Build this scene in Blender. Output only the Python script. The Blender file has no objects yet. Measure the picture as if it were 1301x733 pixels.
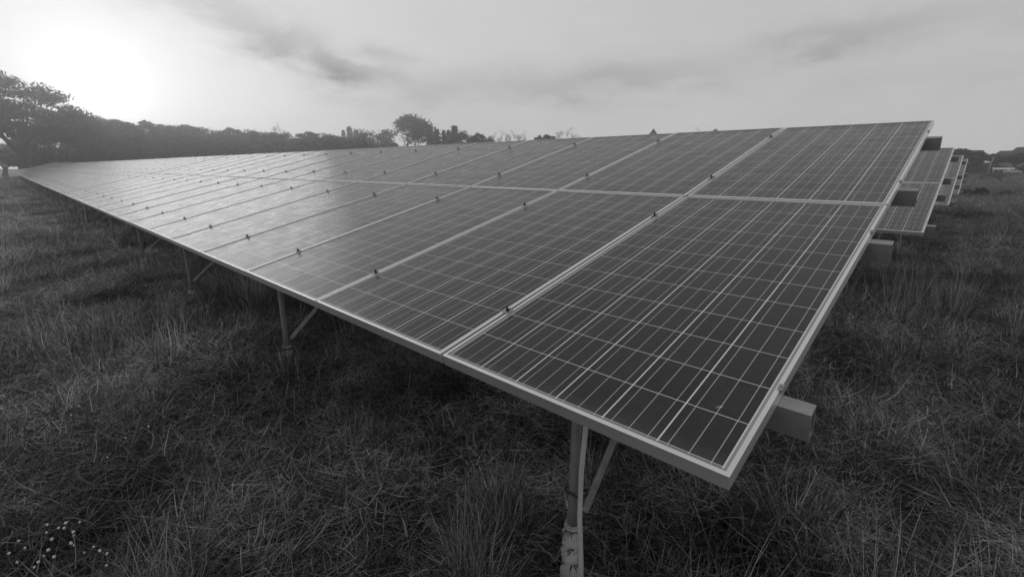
import bpy, math, random
import numpy as np
from mathutils import Vector, Matrix

random.seed(7)
rng = np.random.default_rng(11)
scn = bpy.context.scene
COL = scn.collection
R = math.radians

# ------------------------------------------------------------------ helpers
def tag(o, label=None, cat=None, group=None, kind=None):
    if label: o['label'] = label
    if cat: o['category'] = cat
    if group: o['group'] = group
    if kind: o['kind'] = kind
    return o

def empty(name, loc=(0, 0, 0), rz=0.0):
    o = bpy.data.objects.new(name, None)
    o.empty_display_size = 0.2
    COL.objects.link(o)
    o.location = loc
    o.rotation_euler = (0, 0, rz)
    return o

class MB:
    """collects vertices and faces for one mesh"""
    def __init__(s):
        s.v, s.f, s.m = [], [], []
    def add(s, vs, fs, mi=0):
        b = len(s.v)
        s.v += [tuple(p) for p in vs]
        for q in fs:
            s.f.append(tuple(b + i for i in q)); s.m.append(mi)
    def box(s, a, b, mi=0, M=None):
        x0, y0, z0 = a; x1, y1, z1 = b
        vs = [(x0,y0,z0),(x1,y0,z0),(x1,y1,z0),(x0,y1,z0),(x0,y0,z1),(x1,y0,z1),(x1,y1,z1),(x0,y1,z1)]
        if M is not None: vs = [M @ Vector(p) for p in vs]
        s.add(vs, [(0,3,2,1),(4,5,6,7),(0,1,5,4),(1,2,6,5),(2,3,7,6),(3,0,4,7)], mi)
    def tube(s, pts, rad, n=8, mi=0, cap=True, jitter=0.0):
        pts = [Vector(p) for p in pts]
        if not isinstance(rad, (list, tuple)): rad = [rad] * len(pts)
        rings = []
        up = Vector((0, 0, 1))
        for i, p in enumerate(pts):
            d = (pts[min(i + 1, len(pts) - 1)] - pts[max(i - 1, 0)]).normalized()
            a = d.cross(up)
            if a.length < 1e-3: a = d.cross(Vector((0, 1, 0)))
            a.normalize(); b = d.cross(a).normalized()
            ring = []
            for k in range(n):
                t = 2 * math.pi * k / n
                r = rad[i] * (1 + jitter * (random.random() - .5))
                ring.append(p + a * math.cos(t) * r + b * math.sin(t) * r)
            rings.append(ring)
        vs = [q for r_ in rings for q in r_]
        fs = []
        for i in range(len(pts) - 1):
            for k in range(n):
                k2 = (k + 1) % n
                fs.append((i*n + k, i*n + k2, (i+1)*n + k2, (i+1)*n + k))
        if cap:
            fs.append(tuple(range(n - 1, -1, -1)))
            fs.append(tuple((len(pts)-1)*n + k for k in range(n)))
        s.add(vs, fs, mi)
    def mesh(s, name, mats, smooth=False):
        me = bpy.data.meshes.new(name)
        me.from_pydata(s.v, [], s.f)
        for m in (mats if isinstance(mats, (list, tuple)) else [mats]): me.materials.append(m)
        if len(set(s.m)) > 1: me.polygons.foreach_set('material_index', s.m)
        if smooth: me.polygons.foreach_set('use_smooth', [True] * len(s.f))
        me.update()
        return me
    def build(s, name, mats, parent=None, smooth=False):
        return put(name, s.mesh(name, mats, smooth), parent)

def put(name, me, parent=None, M=None):
    o = bpy.data.objects.new(name, me)
    COL.objects.link(o)
    if parent: o.parent = parent
    if M is not None: o.matrix_local = M
    return o

def kids(o): return [c for c in bpy.data.objects if c.parent == o]
def copy_tree(o, kmap, parent=None):
    c = o.copy(); COL.objects.link(c)
    if parent: c.parent = parent
    for ch in kmap.get(o.name, []): copy_tree(ch, kmap, c)
    return c
def kidmap():
    m = {}
    for o in bpy.data.objects:
        if o.parent: m.setdefault(o.parent.name, []).append(o)
    return m

# ------------------------------------------------------------------ materials (all grey: the photograph is black and white)
def newmat(name):
    m = bpy.data.materials.new(name); m.use_nodes = True
    nt = m.node_tree; b = nt.nodes['Principled BSDF']
    return m, nt, b
def N(nt, t, **k):
    n = nt.nodes.new(t)
    for a, v in k.items():
        if a.startswith('i_'): n.inputs[int(a[2:])].default_value = v
        else: setattr(n, a, v)
    return n
def grey(v): return (v, v, v, 1)
def math_(nt, op, a, b=None, c=None, clamp=False):
    n = nt.nodes.new('ShaderNodeMath'); n.operation = op; n.use_clamp = clamp
    for i, x in enumerate((a, b, c)):
        if x is None: continue
        if isinstance(x, (int, float)): n.inputs[i].default_value = x
        else: nt.links.new(x, n.inputs[i])
    return n.outputs[0]
def noise(nt, vec, scale, detail=4, rough=.55, dist=0.0):
    n = nt.nodes.new('ShaderNodeTexNoise')
    n.inputs['Scale'].default_value = scale; n.inputs['Detail'].default_value = detail
    n.inputs['Roughness'].default_value = rough; n.inputs['Distortion'].default_value = dist
    if vec is not None: nt.links.new(vec, n.inputs['Vector'])
    return n.outputs['Fac']
def mapr(nt, x, a, b, c, d, smooth=False):
    n = nt.nodes.new('ShaderNodeMapRange'); n.clamp = True
    if smooth: n.interpolation_type = 'SMOOTHSTEP'
    nt.links.new(x, n.inputs[0])
    for i, v in enumerate((a, b, c, d)): n.inputs[i + 1].default_value = v
    return n.outputs[0]
def togrey(nt, val, inp):
    c = nt.nodes.new('ShaderNodeCombineColor')
    for i in range(3): nt.links.new(val, c.inputs[i])
    nt.links.new(c.outputs[0], inp)

def simple(name, base, rough=.6, metal=0.0, var=.25, scale=8.0, bump=0.0, bscale=60.0, spec=.5):
    m, nt, b = newmat(name)
    tc = N(nt, 'ShaderNodeTexCoord')
    n = noise(nt, tc.outputs['Object'], scale, 5, .6)
    v = mapr(nt, n, .25, .75, base * (1 - var), base * (1 + var))
    togrey(nt, v, b.inputs['Base Color'])
    b.inputs['Roughness'].default_value = rough
    b.inputs['Metallic'].default_value = metal
    b.inputs['Specular IOR Level'].default_value = spec
    if bump:
        bn = N(nt, 'ShaderNodeBump'); bn.inputs['Strength'].default_value = bump
        bn.inputs['Distance'].default_value = .01
        nt.links.new(noise(nt, tc.outputs['Object'], bscale, 6, .6), bn.inputs['Height'])
        nt.links.new(bn.outputs[0], b.inputs['Normal'])
    return m

M = {}
HAZE = .0046
M['frame'] = simple('anodised_frame', .92, .42, .85, .08, 3.0, .1, 250)
M['lip'] = simple('frame_lip', .42, .5, .5, .1, 4.0)
M['galv'] = simple('galvanised_steel', .42, .5, .6, .22, 14.0, .2, 90)
M['pipe'] = simple('weathered_pipe', .20, .6, .35, .35, 9.0, .35, 45)
M['sleeve'] = simple('mud_splashed_concrete', .52, .85, 0, .35, 12.0, .8, 30)
M['conduit'] = simple('plastic_conduit', .55, .5, 0, .12, 7.0)
M['clampm'] = simple('dark_bolt_steel', .035, .55, .5, .3, 60.0)
M['backsheet'] = simple('white_backsheet', .45, .6, 0, .1, 3.0)
M['bark'] = simple('bark', .06, .9, 0, .35, 5.0, .6, 20)
M['wall'] = simple('render_wall', .34, .8, 0, .12, .6)
M['roof'] = simple('tile_roof', .11, .8, 0, .2, 1.2)
M['dark'] = simple('dark_opening', .02, .3, 0, .1, 1.0)
M['white'] = simple('white_paint', .7, .3, 0, .05, 1.0)
M['rubber'] = simple('rubber', .02, .8, 0, .1, 5.0)
M['post'] = simple('pole_concrete', .42, .8, 0, .2, 2.0)
M['petal'] = simple('flower_head', .75, .8, 0, .2, 90.0)
M['stem'] = simple('flower_stem', .07, .8, 0, .2, 20.0)

# --- solar cells
def cell_material():
    m, nt, b = newmat('polycrystalline_cells')
    uv = N(nt, 'ShaderNodeUVMap'); uv.uv_map = 'cells'
    sp = N(nt, 'ShaderNodeSeparateXYZ'); nt.links.new(uv.outputs[0], sp.inputs[0])
    U, V = sp.outputs[0], sp.outputs[1]
    fu = math_(nt, 'FRACT', U); fv = math_(nt, 'FRACT', V)
    def line(f, c, hw):          # distance to c below half-width hw
        d = math_(nt, 'ABSOLUTE', math_(nt, 'SUBTRACT', f, c))
        return math_(nt, 'LESS_THAN', d, hw)
    edge_u = math_(nt, 'MINIMUM', fu, math_(nt, 'SUBTRACT', 1.0, fu))
    edge_v = math_(nt, 'MINIMUM', fv, math_(nt, 'SUBTRACT', 1.0, fv))
    gap_u = math_(nt, 'LESS_THAN', edge_u, .0135)
    gap_v = math_(nt, 'LESS_THAN', edge_v, .0085)
    bus = math_(nt, 'MAXIMUM', math_(nt, 'MAXIMUM', line(fu, .1667, .0068), line(fu, .5, .0068)), line(fu, .8333, .0068))
    inside = math_(nt, 'MULTIPLY', math_(nt, 'GREATER_THAN', U, .0), math_(nt, 'LESS_THAN', U, 6.0))
    # per-cell and crystal tone
    cid = N(nt, 'ShaderNodeCombineXYZ')
    nt.links.new(math_(nt, 'FLOOR', U), cid.inputs[0]); nt.links.new(math_(nt, 'FLOOR', V), cid.inputs[1])
    oi = N(nt, 'ShaderNodeObjectInfo'); nt.links.new(math_(nt, 'MULTIPLY', oi.outputs['Random'], 37.0), cid.inputs[2])
    wn = N(nt, 'ShaderNodeTexWhiteNoise'); wn.noise_dimensions = '3D'; nt.links.new(cid.outputs[0], wn.inputs[0])
    off = N(nt, 'ShaderNodeVectorMath', operation='ADD'); nt.links.new(uv.outputs[0], off.inputs[0])
    sc = N(nt, 'ShaderNodeCombineXYZ'); nt.links.new(math_(nt, 'MULTIPLY', oi.outputs['Random'], 91.0), sc.inputs[0]); nt.links.new(sc.outputs[0], off.inputs[1])
    vor = N(nt, 'ShaderNodeTexVoronoi'); vor.inputs['Scale'].default_value = 9.0; nt.links.new(off.outputs[0], vor.inputs['Vector'])
    vb = N(nt, 'ShaderNodeRGBToBW'); nt.links.new(vor.outputs['Color'], vb.inputs[0])
    tone = math_(nt, 'ADD', math_(nt, 'MULTIPLY', wn.outputs[0], .009), math_(nt, 'MULTIPLY', vb.outputs[0], .012))
    # dust film: thicker towards the lower frame, streaked down the slope
    st = N(nt, 'ShaderNodeMapping'); st.inputs['Scale'].default_value = (3.0, .22, 1); nt.links.new(off.outputs[0], st.inputs[0])
    streak = noise(nt, st.outputs[0], 2.6, 6, .62)
    cloudy = noise(nt, off.outputs[0], .9, 5, .6, .4)
    low = mapr(nt, V, 0, .32, .05, 0, True)
    dust = math_(nt, 'ADD', math_(nt, 'ADD', math_(nt, 'MULTIPLY', mapr(nt, streak, .38, .75, 0, 1), .010),
                              math_(nt, 'MULTIPLY', mapr(nt, cloudy, .35, .8, 0, 1), .012)), low)
    base = math_(nt, 'ADD', math_(nt, 'ADD', tone, .002), math_(nt, 'MULTIPLY', dust, .55))
    lines = math_(nt, 'ADD', math_(nt, 'ADD', math_(nt, 'MULTIPLY', gap_u, .85), math_(nt, 'MULTIPLY', gap_v, .65)), math_(nt, 'MULTIPLY', bus, .50))
    lines = math_(nt, 'MINIMUM', lines, .85)
    # bird droppings, few
    sv = N(nt, 'ShaderNodeTexVoronoi'); sv.inputs['Scale'].default_value = .55; sv.feature = 'F1'; nt.links.new(off.outputs[0], sv.inputs['Vector'])
    wob = math_(nt, 'MULTIPLY', noise(nt, off.outputs[0], 9, 4, .7), .10)
    spot = math_(nt, 'LESS_THAN', math_(nt, 'ADD', sv.outputs['Distance'], wob), .085)
    vv = math_(nt, 'ADD', math_(nt, 'ADD', base, lines), math_(nt, 'MULTIPLY', spot, .22))
    togrey(nt, vv, b.inputs['Base Color'])
    rg = mapr(nt, cloudy, .3, .8, .24, .36)
    nt.links.new(rg, b.inputs['Roughness'])
    b.inputs['IOR'].default_value = 1.52
    b.inputs['Specular IOR Level'].default_value = .5
    # soft dust scattering that grows at grazing view
    b.inputs['Sheen Weight'].default_value = .05
    b.inputs['Sheen Roughness'].default_value = .25
    bn = N(nt, 'ShaderNodeBump'); bn.inputs['Strength'].default_value = .04; bn.inputs['Distance'].default_value = .02
    nt.links.new(noise(nt, off.outputs[0], 1.2, 2, .5), bn.inputs['Height'])
    nt.links.new(bn.outputs[0], b.inputs['Normal'])
    return m
M['cells'] = cell_material()

# --- foliage / grass: grey value from a per-face attribute, some light passes through
def leaf_material(name, lo, hi, trans=.35, rough=.6):
    m, nt, b = newmat(name)
    nt.nodes.remove(b)
    out = nt.nodes['Material Output']
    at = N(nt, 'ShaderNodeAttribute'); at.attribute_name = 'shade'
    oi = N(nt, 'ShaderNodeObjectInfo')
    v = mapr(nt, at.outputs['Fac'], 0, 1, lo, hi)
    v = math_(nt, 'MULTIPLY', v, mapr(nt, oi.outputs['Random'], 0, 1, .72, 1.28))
    gm = N(nt, 'ShaderNodeNewGeometry')
    big = noise(nt, gm.outputs['Position'], .55, 4, .6)
    v = math_(nt, 'MULTIPLY', v, mapr(nt, big, .3, .7, .42, 1.6))
    v = math_(nt, 'MULTIPLY', v, mapr(nt, noise(nt, gm.outputs['Position'], 2.4, 3, .6), .3, .7, .6, 1.4))
    if 'grass' in name:      # haze glare painted into the blade colour, paler towards the west
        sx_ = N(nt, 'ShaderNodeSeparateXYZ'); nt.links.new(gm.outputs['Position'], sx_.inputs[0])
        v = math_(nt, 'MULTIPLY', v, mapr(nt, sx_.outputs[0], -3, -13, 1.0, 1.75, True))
    d = N(nt, 'ShaderNodeBsdfDiffuse'); t = N(nt, 'ShaderNodeBsdfTranslucent'); g = N(nt, 'ShaderNodeBsdfGlossy')
    g.inputs['Roughness'].default_value = rough; g.inputs['Color'].default_value = grey(.5)
    togrey(nt, v, d.inputs['Color']); togrey(nt, v, t.inputs['Color'])
    m1 = N(nt, 'ShaderNodeMixShader'); m1.inputs[0].default_value = trans
    nt.links.new(d.outputs[0], m1.inputs[1]); nt.links.new(t.outputs[0], m1.inputs[2])
    m2 = N(nt, 'ShaderNodeMixShader'); m2.inputs[0].default_value = .03
    nt.links.new(m1.outputs[0], m2.inputs[1]); nt.links.new(g.outputs[0], m2.inputs[2])
    nt.links.new(m2.outputs[0], out.inputs[0])
    return m
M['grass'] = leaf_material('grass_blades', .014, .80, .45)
M['leaf'] = leaf_material('leaves', .04, .15, .4)
M['weed'] = leaf_material('weed_leaves', .03, .10, .3)

def ground_material():
    m, nt, b = newmat('field_ground')
    gm = N(nt, 'ShaderNodeNewGeometry')
    P = gm.outputs['Position']
    n1 = noise(nt, P, .06, 5, .6, .5)
    n2 = noise(nt, P, .8, 6, .65)
    n3 = noise(nt, P, 14, 6, .7)
    v = math_(nt, 'MULTIPLY', mapr(nt, n1, .3, .7, .045, .085), mapr(nt, n2, .3, .7, .55, 1.45))
    v = math_(nt, 'MULTIPLY', v, mapr(nt, n3, .3, .7, .45, 1.5))
    togrey(nt, v, b.inputs['Base Color'])
    b.inputs['Roughness'].default_value = .95; b.inputs['Specular IOR Level'].default_value = .1
    bn = N(nt, 'ShaderNodeBump'); bn.inputs['Strength'].default_value = .7; bn.inputs['Distance'].default_value = .06
    nt.links.new(n3, bn.inputs['Height']); nt.links.new(bn.outputs[0], b.inputs['Normal'])
    return m
M['ground'] = ground_material()
M['path'] = simple('dusty_path', .30, .95, 0, .2, .5)

# ------------------------------------------------------------------ camera (solved from the panel grid)
F = 598.4
Rw = Matrix(((0.7256194411, 0.1694008124, -0.6669181294),
             (0.6880962335, -0.1786385763, 0.7032863543),
             (0.0, -0.9692221769, -0.2461876757)))       # columns: image right, image down, forward
CAM = Vector((0.2694, -0.9572, 1.6002))
cd = bpy.data.cameras.new('camera'); cam = bpy.data.objects.new('camera', cd); COL.objects.link(cam)
cd.sensor_width = 36.0; cd.lens = 36.0 * F / 1301.0
cd.clip_start = .05; cd.clip_end = 6000
rt = Rw.col[0]; upv = -Rw.col[1]; bk = -Rw.col[2]
mm = Matrix((rt, upv, bk)).transposed().to_4x4(); mm.translation = CAM
cam.matrix_world = mm
scn.camera = cam

def at(px, depth, z=0.0):
    """world position on height z seen at column px of the photograph, at a forward distance"""
    fx, fy = Rw[0][2], Rw[1][2]; l = math.hypot(fx, fy); fx /= l; fy /= l
    lat = (px - 650.5) / F * depth
    d = depth / l + 0.0
    # forward (level) and right directions
    return Vector((CAM.x + fx * depth * 1.032 + Rw[0][0] * lat, CAM.y + fy * depth * 1.032 + Rw[1][0] * lat, z))

# ------------------------------------------------------------------ terrain height
def hn(x, y):
    """gentle lumps of the field (numpy friendly), zero mean"""
    return (.035 * np.sin(x * 1.3 + .7 * np.sin(y * .9)) * np.cos(y * 1.1 + .5) +
            .025 * np.sin(x * 2.9 + y * 2.1) + .02 * np.sin(y * 3.7 - x * 1.7 + 1.0) +
            .05 * np.sin(x * .31 + 2) * np.sin(y * .27 + 1) -
            .17 * np.exp(-((x + .6)**2 + (y - .15)**2) / 1.3))

def build_ground():
    # one sheet: fine near the camera, coarse to the horizon
    def axis(c, near, far):
        a = [c]
        step = .16; x = c
        while x < c + far:
            if x > c + near: step *= 1.16
            x += step; a.append(x)
        b = []; step = .16; x = c
        while x > c - far:
            if x < c - near: step *= 1.16
            x -= step; b.append(x)
        return np.array(sorted(b + a))
    xs = axis(-4.0, 12, 3500); ys = axis(4.0, 12, 3500)
    X, Y = np.meshgrid(xs, ys)
    D = np.hypot(X - CAM.x, Y - CAM.y)
    Z = hn(X, Y) * np.clip(1.6 - D / 45, 0, 1) - .015
    nx, ny = len(xs), len(ys)
    me = bpy.data.meshes.new('ground')
    vs = np.stack([X.ravel(), Y.ravel(), Z.ravel()], 1)
    i = np.arange(nx * ny).reshape(ny, nx)
    fs = np.stack([i[:-1, :-1].ravel(), i[:-1, 1:].ravel(), i[1:, 1:].ravel(), i[1:, :-1].ravel()], 1)
    me.from_pydata(vs.tolist(), [], fs.tolist())
    me.polygons.foreach_set('use_smooth', [True] * len(fs))
    me.materials.append(M['ground'])
    o = put('ground', me); tag(o, kind='structure')
build_ground()

# ------------------------------------------------------------------ solar tables
PW, PH, PITCH, VG = .9805, 1.962, .9935, .022
TILT, BEND = R(13.92), .0176
NCOL = 16
EDGE = .961                                    # height of the lower edge above the ground

def frame_mesh():
    mb = MB()
    prof = [(0, -.040), (0, -.0012), (.0012, 0), (.0112, 0), (.0120, -.0022), (.0190, -.0030), (.0190, -.008), (.004, -.036), (.028, -.038), (.028, -.040)]
    mi = [0, 0, 0, 1, 1, 1, 0, 0, 0, 0]
    n = len(prof)
    cs = [(0, 0), (-PW, 0), (-PW, PH), (0, PH)]
    sx = [-1, 1, 1, -1]; sy = [1, 1, -1, -1]
    vs = []
    for c in range(4):
        for (i, z) in prof: vs.append((cs[c][0] + sx[c] * i, cs[c][1] + sy[c] * i, z))
    for c in range(4):
        d = (c + 1) % 4
        for k in range(n):
            k2 = (k + 1) % n
            mb.add([vs[c*n+k], vs[d*n+k], vs[d*n+k2], vs[c*n+k2]], [(0, 1, 2, 3)], mi[k])
    return mb.mesh('panel_frame', [M['frame'], M['lip']])
def glass_mesh():
    mb = MB()
    i = .0185; x0, x1, y0, y1 = -PW + i, -i, i, PH - i
    mb.add([(x0,y0,-.0045),(x1,y0,-.0045),(x1,y1,-.0045),(x0,y1,-.0045)], [(0,1,2,3)], 0)
    mb.add([(x0,y0,-.0105),(x1,y0,-.0105),(x1,y1,-.0105),(x0,y1,-.0105)], [(3,2,1,0)], 1)
    me = mb.mesh('solar_panel', [M['cells'], M['backsheet']])
    uv = me.uv_layers.new(name='cells')
    # 6 x 12 cells with a narrow border
    b = .003
    for lp in me.loops:
        v = me.vertices[lp.vertex_index].co
        uv.data[lp.index].uv = ((v.x - x0 - b) / (x1 - x0 - 2*b) * 6, (v.y - y0 - .006) / (y1 - y0 - .012) * 12)
    return me
def clamp_mesh():
    mb = MB()
    mb.box((-.018, -.020, .0005), (.018, .020, .0036), 1)
    mb.box((-.006, -.020, -.030), (.006, .020, .0005), 1)
    mb.tube([(0, 0, .0036), (0, 0, .012)], .0088, 6)
    mb.tube([(0, 0, .012), (.001, 0, .027)], .0042, 6)
    mb.box((.004, -.005, .008), (.021, .005, .0115), M=Matrix.Rotation(.35, 4, 'Z') @ Matrix.Rotation(-.3, 4, 'Y'))
    return mb.mesh('clamp', [M['clampm'], M['lip']])
def end_clamp_mesh():
    mb = MB()
    mb.box((-.007, -.013, .0006), (.006, .013, .0026)); mb.box((.0015, -.013, -.008), (.006, .013, .0006))
    mb.tube([(.0, 0, .0026), (.0, 0, .006)], .004, 6)
    return mb.mesh('end_clamp', M['galv'])
def purlin_mesh(x0, x1):
    """hollow rectangular rail, open at both ends"""
    mb = MB(); w, h, t = .050, .085, .004
    o = [(-w/2, -h), (w/2, -h), (w/2, 0), (-w/2, 0)]
    q = [(-w/2+t, -h+t), (w/2-t, -h+t), (w/2-t, -t), (-w/2+t, -t)]
    vs = [(x, y, z) for x in (x0, x1) for (y, z) in o + q]
    fs = []
    for k in range(4):
        k2 = (k+1) % 4
        fs += [(k, k2, 8+k2, 8+k), (4+k2, 4+k, 12+k, 12+k2), (k2, k, 4+k, 4+k2), (8+k, 8+k2, 12+k2, 12+k)]
    mb.add(vs, fs); return mb.mesh('purlin', M['galv'])

MESH = dict(frame=frame_mesh(), glass=glass_mesh(), clamp=clamp_mesh(), end=end_clamp_mesh())
LXEND = -(NCOL - 1) * PITCH - PW
MESH['purlin'] = purlin_mesh(LXEND - .08, .078)

PLANE = Matrix.Translation((0, 0, EDGE)) @ Matrix.Rotation(TILT, 4, 'X')
YM = PH + VG / 2
UPPER = PLANE @ Matrix.Translation((0, YM, 0)) @ Matrix.Rotation(BEND, 4, 'X') @ Matrix.Translation((0, -YM, 0))
def plane_at(v): return UPPER if v > YM else PLANE

def make_table():
    root = empty('solar_table')
    tag(root, 'x', 'solar table', 'long tilted tables of solar panels')
    for i in range(NCOL):
        for r in (0, 1):
            j = Matrix.Translation((-i * PITCH, r * (PH + VG), random.uniform(-.0012, .0012))) @ Matrix.Rotation(random.uniform(-.0012, .0012), 4, 'Y') @ Matrix.Rotation(random.uniform(-.0008, .0008), 4, 'X')
            g = put('solar_panel', MESH['glass'], root, plane_at(0 if r == 0 else 3) @ j)
            put('panel_frame', MESH['frame'], g)
    VS = (.356, 1.582, 2.361, 3.574)
    for i in range(NCOL - 1):
        for v in VS:
            j = Matrix.Translation((-i * PITCH - PW - (PITCH - PW) / 2, v + random.uniform(-.008, .008), 0)) @ Matrix.Rotation(random.uniform(-.25, .25), 4, 'Z') @ Matrix.Scale(.84, 4)
            put('clamp', MESH['clamp'], root, plane_at(v) @ j)
    for v in VS:
        put('purlin', MESH['purlin'], root, plane_at(v) @ Matrix.Translation((0, v, -.0415)))
        put('end_clamp', MESH['end'], root, plane_at(v) @ Matrix.Translation((.0, v, 0)))
        put('end_clamp', MESH['end'], root, plane_at(v) @ Matrix.Translation((LXEND, v, 0)) @ Matrix.Rotation(math.pi, 4, 'Z'))
    # support frames
    mb = MB(); mb.box((-.025, .20, -.195), (.025, 3.78, -.130)); raf = mb.mesh('rafter', M['galv'])
    ct, st = math.cos(TILT), math.sin(TILT)
    y1, y2 = .42, 3.25
    z1 = EDGE + (y1 / ct) * st - .185; z2 = EDGE + (y2 / ct) * st - .175
    def post_mesh(zt, name):
        mb = MB(); zs = .17
        mb.tube([(0, 0, zs - .03), (.0, 0, zs + .05), (0, 0, zt)], [.0245, .0225, .019], 14)
        return mb.mesh(name, M['pipe'], True)
    def sleeve_mesh():
        mb = MB(); zs = [(-.40, .046), (-.05, .045), (0, .044), (.04, .042), (.08, .041), (.12, .039), (.160, .0385), (.172, .033)]
        mb.tube([(random.uniform(-.002, .002), 0, z) for z, r in zs], [r for z, r in zs], 14, jitter=.12)
        for k in range(9):
            a = random.uniform(0, 6.28); z = random.uniform(-.02, .14); r = random.uniform(.006, .011)
            c = Vector((math.cos(a) * .038, math.sin(a) * .038, z))
            mb.tube([c - Vector((0, 0, r)), c - Vector((0, 0, r*.4)), c + Vector((0, 0, r*.5)), c + Vector((0, 0, r))], [r*.3, r, r*.9, r*.2], 6, jitter=.4)
        return mb.mesh('concrete_sleeve', M['sleeve'], True)
    fp, rp, sl = post_mesh(z1 + .03, 'front_post'), post_mesh(z2 + .03, 'rear_post'), sleeve_mesh()
    mb = MB()
    a = Vector((.012, y1 + .015, .245)); b = Vector((-.125, 1.58, EDGE + 1.58 * math.tan(TILT) - .19))
    d = (b - a).normalized(); s = d.cross(Vector((1, 0, 0))).normalized(); side = d.cross(s).normalized()
    for (u0, u1, w0, w1) in ((-.0105, .0105, 0, .004), (-.0105, -.007, .004, .022)):
        vs = []
        for p in (a, b):
            for (u, w) in ((u0, w0), (u1, w0), (u1, w1), (u0, w1)): vs.append(p + side * u + s * w)
        mb.add(vs, [(3,2,1,0),(4,5,6,7),(0,1,5,4),(1,2,6,5),(2,3,7,6),(3,0,4,7)])
    br = mb.mesh('brace', M['galv'])
    for k in range(6):
        x = -.69 - 2.92 * k
        if k == 5: x = -15.29
        put('rafter', raf, root, PLANE @ Matrix.Translation((x, 0, 0)))
        q = put('front_post', fp, root, Matrix.Translation((x, y1, 0)))
        put('concrete_sleeve', sl, q, Matrix.Rotation(k * 1.3, 4, 'Z'))
        q = put('rear_post', rp, root, Matrix.Translation((x, y2, 0)))
        put('concrete_sleeve', sl, q, Matrix.Rotation(k * 1.9 + 1, 4, 'Z'))
        put('brace', br, root, Matrix.Translation((x + .030, 0, 0)))
    # earthing conduit on the first frame, tied to the post
    mb = MB(); x = -.69
    mb.tube([(x + .052, y1 - .005, z1 + .06), (x + .050, y1 - .012, .62), (x + .046, y1 - .020, .45), (x + .052, y1 - .028, .25), (x + .072, y1 - .036, .08), (x + .085, y1 - .040, -.10), (x + .095, y1 - .040, -.35)], .0105, 8)
    mb.build('cable_conduit', M['conduit'], root, True)
    mb = MB()
    mb.tube([(x + .028*math.cos(t) + (.022 if math.cos(t) > 0 else 0)*1.5, y1 - .004 + .030 * math.sin(t), .335) for t in [i * math.pi / 8 for i in range(17)]], .0035, 6)
    mb.build('tie_wire', M['clampm'], root, True)
    return root

proto = make_table()
kmap = kidmap()
TPITCH = 16.02
labels_row = ['solar table nearest the camera, its panel corner jutting out above the dark grass',
              'second table along the long row, directly beyond the first table end',
              'third table along the long row, pale with reflected sky',
              'fourth table along the long row, thin and pale beside the left trees',
              'farthest table of the long row, its end corner pointing at the big left tree']
zst = [0, .05, .09, .14, .22, .40]
tables = []
for i in range(5):
    t = proto if i == 0 else copy_tree(proto, kmap)
    t.location = (-TPITCH * i, 0, zst[i])
    t.rotation_euler = (0, math.atan2(zst[i + 1] - zst[i], TPITCH), 0)
    t['label'] = labels_row[i]; tables.append(t)
for i, (x, y, z, lb) in enumerate([(.0, 5.70, -.02, 'solar table of the second row, seen behind the near table right edge'),
                                   (.05, 11.40, -.03, 'solar table of the third row, narrow behind the second row end'),
                                   (.10, 17.10, -.03, 'farthest solar table on the right, only its slim edge showing')]):
    t = copy_tree(proto, kmap)
    t.location = (x, y, z); t['label'] = lb
    tables.append(t)

# ------------------------------------------------------------------ grass
def pick_shade(g, n, straw):
    dry = g.uniform(0, 1, n) < straw
    return np.where(dry, g.uniform(.35, 1.0, n), np.clip(g.gamma(2.0, .07, n), 0, .4))

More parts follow.
